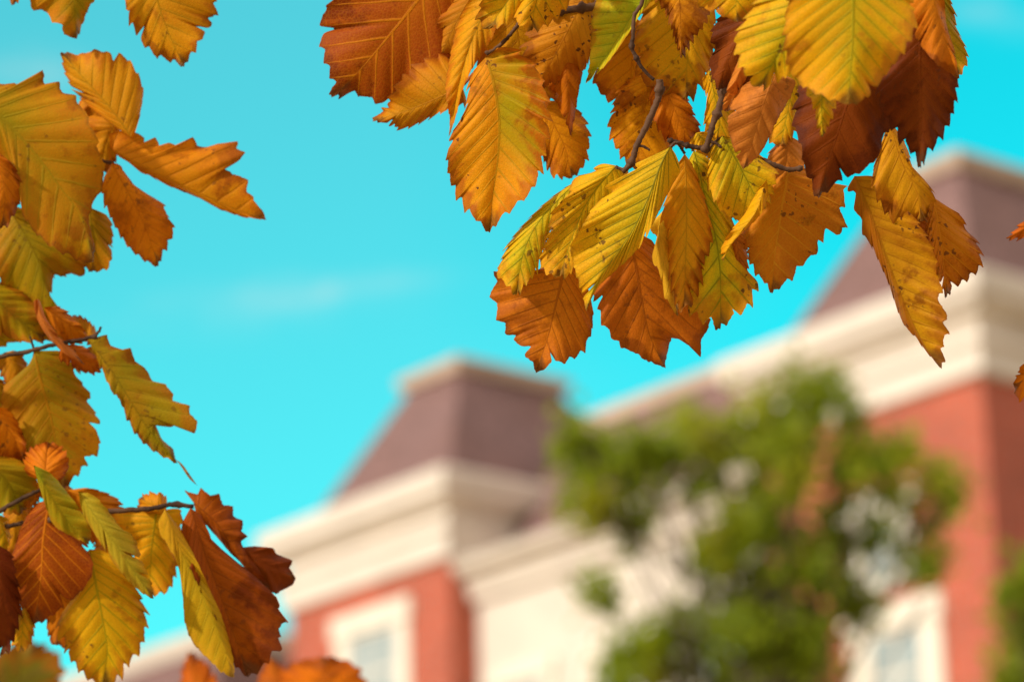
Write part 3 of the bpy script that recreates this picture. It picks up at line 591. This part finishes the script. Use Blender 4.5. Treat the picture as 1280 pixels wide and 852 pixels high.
leaf('TR', 2.28, 'pch', '933,68 920,105 907,140', '922,78 909,110 903,133', '940,80 929,110 914,136', n=7, amp=1, main=(196, 116, 50))
leaf('TR', 2.285, 'dkb', '940,85 935,112 930,140', '920,105 918,125 922,138', '966,95 958,118 944,136', n=7, amp=1.5, main=(96, 40, 8))
leaf('TR', 2.2, 'yel', '928,-64 920,-20 921,28', '870,-40 872,4 893,15 909,23', '968,-30 960,-5 942,19 931,26', n=9, main=(228, 158, 18), ga=.15, amp=3)
leaf('TR', 2.165, 'ygr', '1022,-34 997,20 976,62 949,109', '960,-12 926,33 919,52 922,72 930,92 938,105', '1014,40 1000,75 983,95 965,106', 'yellow green leaf half hidden behind the front leaf', n=11, main=(228, 166, 18))
leaf('TR', 2.125, 'ygr', '1067,-70 1067,0 1066,50 1063,92 1060,131', '1012,-60 986,0 980,45 982,68 986,84 994,97 1006,108 1023,118 1042,125', '1122,-60 1142,0 1144,32 1135,55 1124,72 1111,88 1099,104 1084,121 1071,129', 'biggest front leaf, yellow edged with a green middle, out of focus', n=14, amp=6, main=(226, 160, 16), margin=(216, 132, 40), sp=.1, vein=(140, 134, 22), fold=(1.2, 1.2))

# ---- right edge
twig('RE', '1370,250 1345,262 1322,268', 2.36, 5)
twig('RE', '1370,400 1345,420 1326,432', 2.36, 5)
leaf('RE', 2.36, 'ora', '1335,262 1300,276 1280,288 1258,299', '1310,255 1290,268 1276,279 1270,286', '1325,290 1300,297 1284,297 1270,299', n=8, main=(190, 92, 14))
leaf('RE', 2.36, 'ora', '1335,428 1305,455 1285,470 1267,482', '1310,428 1287,448 1276,458 1270,470', '1330,460 1310,485 1290,498 1274,501', n=8, main=(206, 116, 14))

# ---- top left corner
twig('TL', '280,-90 200,-70 120,-65 40,-55 -30,-60', 2.51, 7)
twig('TL', '92,-62 88,-60 85,-62', 2.505, 3)
leaf('TL', 2.50, 'oli', '85,-64 92,0 96,49', '25,-42 36,-4 41,14 53,12 60,18 66,28 78,31 79,43', '132,-42 118,0 110,12 105,26 99,41', n=10, raw=1, main=(182, 126, 16), half=(150, 122, 16))
leaf('TL', 2.50, 'org', '20,-45 17,-10 17,7', '5,-25 10,-4', '32,-20 23,0', n=6, main=(186, 122, 16))
leaf('TL', 2.49, 'org', '185,-56 196,0 210,40 230,84', '138,-42 155,-2 161,22 170,40 182,58 200,71 218,77', '245,-50 264,-12 270,12 265,28 256,42 246,58 236,72', n=12, main=(208, 136, 16), vein=(146, 112, 16), vs=.6, amp=6)

# ---- upper left
twig('UL', '-40,200 20,196 80,192 135,203 142,206', 2.525, 5)
leaf('UL', 2.53, 'oli', '110,258 118,300 114,340', '92,278 96,322', '136,272 141,300 136,333', n=8, main=(172, 122, 14))
leaf('UL', 2.535, 'org', '146,150 132,180 128,216', '110,146 114,176 119,206', '150,162 148,190 139,213', n=8)
leaf('UL', 2.515, 'org', '166,174 140,138 108,102 76,65', '146,160 128,147 108,130 95,116 86,102 79,84', '172,156 176,138 179,112 170,89 157,72 135,66 118,63 100,68', n=11, main=(200, 128, 16), vein=(142, 104, 16), vs=.55, amp=5)
leaf('UL', 2.52, 'org', '138,186 175,207 215,227 260,247 300,264 333,275', '136,168 158,162 172,167 178,172 183,181 194,171 199,182 212,178 223,184 232,178 241,171 244,181 258,184 275,179 295,177 296,185 307,190 296,203 280,212 298,219 311,228 308,240 320,252 327,263', '150,197 165,205 175,215 188,220 200,228 225,238 250,248 275,262 302,271', 'jagged torn orange leaf pointing right at the sky', raw=1, n=12, main=(212, 132, 14), amp=3)
leaf('UL', 2.515, 'ora', '140,204 160,240 181,282 198,333', '129,225 128,245 136,266 148,290 164,312 184,327', '150,207 166,229 182,241 204,255 208,268 217,283 214,298 206,311 201,323', n=10, main=(204, 118, 12), sp=.3, amp=6)
leaf('UL', 2.53, 'oli', '15,268 45,320 60,365 103,420', '-14,310 0,352 22,386 62,412', '62,292 100,322 106,343 74,343 65,356 64,374 76,392 90,407', n=11, main=(164, 124, 12), amp=6)
leaf('UL', 2.475, 'org', '-34,120 0,146 42,190 76,235 101,270 117,327', '-40,150 -12,190 18,216 24,242 28,268 40,286 55,301 72,313 88,319 102,328', '-22,100 4,106 20,103 29,112 38,100 52,88 56,105 73,102 79,116 92,119 106,140 116,160 126,195 131,214 126,240 114,256 111,280 118,305', 'largest orange leaf with green along its midrib, cut by the left edge', raw=1, n=13, main=(188, 134, 13), green=(140, 126, 15), ga=.9, amp=4, vein=(140, 120, 18), fold=(.4, 1.2))
leaf('UL', 2.465, 'ora', '-24,176 0,214 6,250 1,286', '-34,210 -20,250 -10,275', '8,198 22,215 27,236 21,262 9,281', n=9, main=(208, 122, 12))

leaf('UL', 2.545, 'oli', '-30,250 20,285 70,320 98,338', '-30,290 20,325 66,342', '-10,246 40,268 88,312', n=10, main=(160, 124, 10))
leaf('UL', 2.54, 'org', '112,120 122,146 126,176', '98,128 104,156 118,176', '126,124 138,146 136,172', n=7, main=(196, 120, 12))
# ---- middle left
leaf('ML', 2.545, 'oli', '-20,420 24,400 66,404 104,418', '-20,440 30,424 80,428', '-20,396 30,378 76,390', n=9, main=(166, 130, 10))
leaf('ML', 2.55, 'org', '6,440 22,466 34,508', '-8,452 8,480 22,506', '24,440 40,470 42,500', n=8, main=(170, 112, 10))
leaf('ML', 2.545, 'oli', '-16,470 4,500 12,548', '-30,490 -10,520 -2,545', '4,476 22,505 22,536', n=8, main=(158, 118, 10))
leaf('ML', 2.55, 'oli', '92,452 110,448 132,440', '90,440 110,434 126,434', '96,464 114,462 128,450', n=6, main=(168, 112, 12))
leaf('ML', 2.545, 'org', '118,422 104,412 88,396', '112,430 96,420 84,404', '122,416 112,402 98,394', n=6, main=(190, 116, 12))
leaf('ML', 2.54, 'oli', '-10,588 30,572 70,566 96,576', '-6,610 36,602 78,594', '-10,570 30,552 72,552', n=9, main=(152, 120, 10))
leaf('LL', 2.545, 'org', '64,604 84,632 96,668', '50,616 66,648 82,670', '86,606 104,634 108,660', n=8, main=(198, 122, 12))
leaf('LL', 2.55, 'org', '24,628 20,664 28,704', '6,636 4,670 14,700', '40,632 40,668 38,698', n=8, main=(190, 116, 12))
leaf('LL', 2.55, 'ora', '150,650 140,690 118,730', '130,650 116,690 106,722', '172,656 164,700 138,730', n=9, main=(206, 132, 12))
leaf('LL', 2.55, 'ora', '78,740 72,770 70,806', '60,744 58,776 62,800', '100,748 96,780 84,806', n=7, main=(186, 104, 12))
twig('ML', '118,420 124,414 126,408', 2.51, 3.5)
twig('ML', '44,438 40,428 38,420', 2.51, 3)
leaf('ML', 2.50, 'pch', '46,374 52,398 66,420 88,440 106,456', '42,378 47,400 62,424 84,444', '50,376 57,396 71,416 91,436', n=6, amp=0, main=(190, 118, 62), vs=.1, label='thin pinkish rolled strip of leaf along the twig')
twig('ML', '-50,452 -10,447 30,440 70,430 100,425 121,420', 2.51, 5.5, (.97,))
leaf('ML', 2.525, 'oli', '-34,350 10,388 56,426', '-24,402 0,416 26,427', '0,352 34,370 57,402', n=9, main=(174, 142, 14))
leaf('ML', 2.52, 'ora', '55,384 82,402 112,424', '66,408 88,430', '76,384 102,408', n=7, main=(200, 120, 14))
leaf('ML', 2.53, 'oli', '42,438 52,480 63,520 71,560 80,612', '38,462 22,478 4,482 -2,520 18,562 44,592', '72,438 92,455 95,470 112,490 110,502 125,525 122,540 126,558 115,572 106,582 92,597', 'broad olive leaf with an orange midrib', n=12, main=(150, 118, 12), vein=(190, 112, 14), vs=.5, raw=1, amp=6)
leaf('ML', 2.515, 'ora', '78,430 100,445 127,464', '74,448 98,462 114,467', '105,433 122,450', n=7, main=(186, 96, 14))
leaf('ML', 2.505, 'oli', '110,424 140,465 165,505 190,542 222,579', '120,446 129,465 138,486 150,500 160,526 172,545 185,558 205,571', '134,418 139,432 152,437 165,434 168,451 185,463 190,476 208,480 217,492 214,500 238,506 235,516 248,526 243,542 230,531 222,529 213,534 206,522 196,515 183,517 193,527 201,546 216,562', 'olive leaf split into two ragged tips', raw=1, n=11, main=(160, 132, 16), margin=(172, 92, 20), amp=3.5, p=1.0)
leaf('ML', 2.505, 'pch', '220,574 234,592 247,607', '226,582 236,597', '228,580 238,594', n=5, amp=0, main=(150, 120, 60))
leaf('ML', 2.52, 'ora', '-14,508 14,540 30,574', '-14,548 8,576', '10,512 26,535 33,560', n=7, main=(200, 114, 12))
leaf('ML', 2.50, 'ora', '56,602 58,576 60,552', '34,592 31,570 44,556', '76,600 86,580 78,558', n=8, main=(206, 116, 14))
leaf('ML', 2.51, 'oli', '-22,572 10,602 27,642', '-22,622 2,640', '16,572 43,592 44,618', n=8, main=(146, 124, 14))
leaf('ML', 2.52, 'ora', '18,596 36,606 46,630', '22,618 34,634', '36,592 54,610', n=6, main=(206, 130, 14))

# ---- lower left
twig('LL', '-50,656 -5,640 25,624 52,611', 2.515, 6)
twig('LL', '-50,664 5,658 34,652', 2.52, 6)
twig('LL', '60,650 110,642 150,638 190,635 215,630 242,633', 2.51, 6.5, (.85,))
leaf('LL', 2.535, 'ora', '84,612 124,630 160,668', '84,640 108,672 140,684', '114,610 148,624 162,648', n=8, main=(208, 126, 14))
leaf('LL', 2.52, 'org', '206,642 192,632 174,622', '182,640 173,634', '209,628 204,617 185,616', n=5)
leaf('LL', 2.53, 'yel', '196,638 190,680 188,710 186,743', '140,644 156,676 170,702 178,732', '226,638 224,680 221,710 212,735 198,742', n=11, main=(218, 150, 16), ga=.4)
leaf('LL', 2.525, 'brl', '242,628 272,655 298,695 328,738', '246,646 256,654 272,672 287,690 300,702 322,732', '230,612 247,618 251,609 263,619 274,617 279,631 292,632 291,645 304,650 302,663 310,670 301,676 306,686 320,706 338,734', raw=1, n=10, main=(158, 74, 10), margin=(126, 52, 8), vein=(120, 50, 8), amp=1)
leaf('LL', 2.535, 'dkb', '298,684 332,704 370,722', '306,708 325,735 345,742 357,735 366,731', '318,682 341,684 346,692 366,700 362,710', raw=1, n=8, main=(124, 52, 10), amp=1)
leaf('LL', 2.50, 'brn', '238,634 256,692 278,752 310,846', '226,656 230,692 250,737 274,782 294,832', '252,644 264,672 274,690 288,697 302,706 320,721 336,736 346,746 350,762 358,776 348,786 352,810 340,816 330,832', 'large rusty brown leaf with a curled edge, nearest the brick tower', raw=1, n=13, main=(150, 68, 6), margin=(118, 46, 6), green=(164, 84, 8), amp=5, fold=(-.8, 1.2))
leaf('LL', 2.485, 'pol', '206,636 228,692 256,752 293,846', '198,660 221,702 228,742 231,776 241,802 264,827 281,842', '224,660 242,692 265,742 278,772 291,820', 'narrow olive yellow leaf hanging beside the rusty one', n=14, amp=2, main=(184, 142, 24), green=(160, 134, 24), vs=.3)
leaf('LL', 2.525, 'yel', '112,686 120,730 128,772 134,812 128,858', '98,702 92,745 76,768 72,790 81,802 85,816 95,831 111,847', '136,690 161,720 176,745 183,770 180,796 172,816 160,827 148,847', 'broad golden leaf with green veins and a brown tip', n=12, main=(226, 152, 16), margin=(176, 90, 14), ma=.45, ga=.3)
leaf('LL', 2.52, 'yel', '30,758 28,785 25,814', '16,775 15,802', '43,778 38,805', n=6, main=(210, 150, 16))
leaf('LL', 2.51, 'brl', '62,624 54,670 51,722 42,780', '44,630 33,646 25,661 19,681 12,706 15,726 20,746 31,767', '78,645 97,662 110,682 116,710 110,727 98,742 80,757 60,772', 'rusty leaf with a bright net of pale veins', n=11, main=(140, 58, 6), green=(172, 84, 8), margin=(120, 46, 6), vein=(214, 124, 26), vs=.75, amp=3)
leaf('LL', 2.50, 'dkb', '-14,676 4,740 4,818', '-30,700 -20,760 -10,800', '12,690 21,722 26,762 16,802', n=9, main=(104, 36, 6))
leaf('LL', 2.515, 'yel', '-10,640 6,668 4,694', '-18,660 -8,685', '8,648 13,670 10,686', n=6)
leaf('LL', 2.475, 'grn', '42,581 64,620 86,652 111,680', '47,601 57,632 68,657 92,671', '64,592 84,615 103,640 114,664', n=9, amp=1, main=(134, 132, 20), green=(122, 128, 22), vs=.3)
leaf('LL', 2.465, 'pol', '98,614 126,655 156,696 192,748', '104,642 124,676 144,706 164,729 180,742', '116,618 134,636 152,660 167,670 178,702 189,728', 'pale olive leaf lying diagonally over the yellow ones', n=12, amp=2, main=(176, 150, 46), vs=.3)

# ---- far out of focus at the bottom
twig('BB', '470,930 430,890 396,862 360,868 250,880', 3.35, 6)
leaf('BB', 3.35, 'ora', '396,890 400,850 404,820', '345,880 348,845 372,826', '462,884 454,842 430,824', main=(214, 108, 10), n=8)
leaf('BB', 3.4, 'ora', '350,900 346,858 338,818', '326,890 322,850', '372,890 366,850', main=(180, 88, 14), n=8)
leaf('BB', 3.3, 'ora', '262,890 246,850 236,812', '232,890 226,845', '280,880 264,836', main=(196, 92, 14), n=8)
leaf('BB', 3.6, 'oli', '-20,905 20,850 42,800', '-40,870 0,815', '30,895 78,850 70,815', main=(120, 104, 50), n=8, vs=.2)
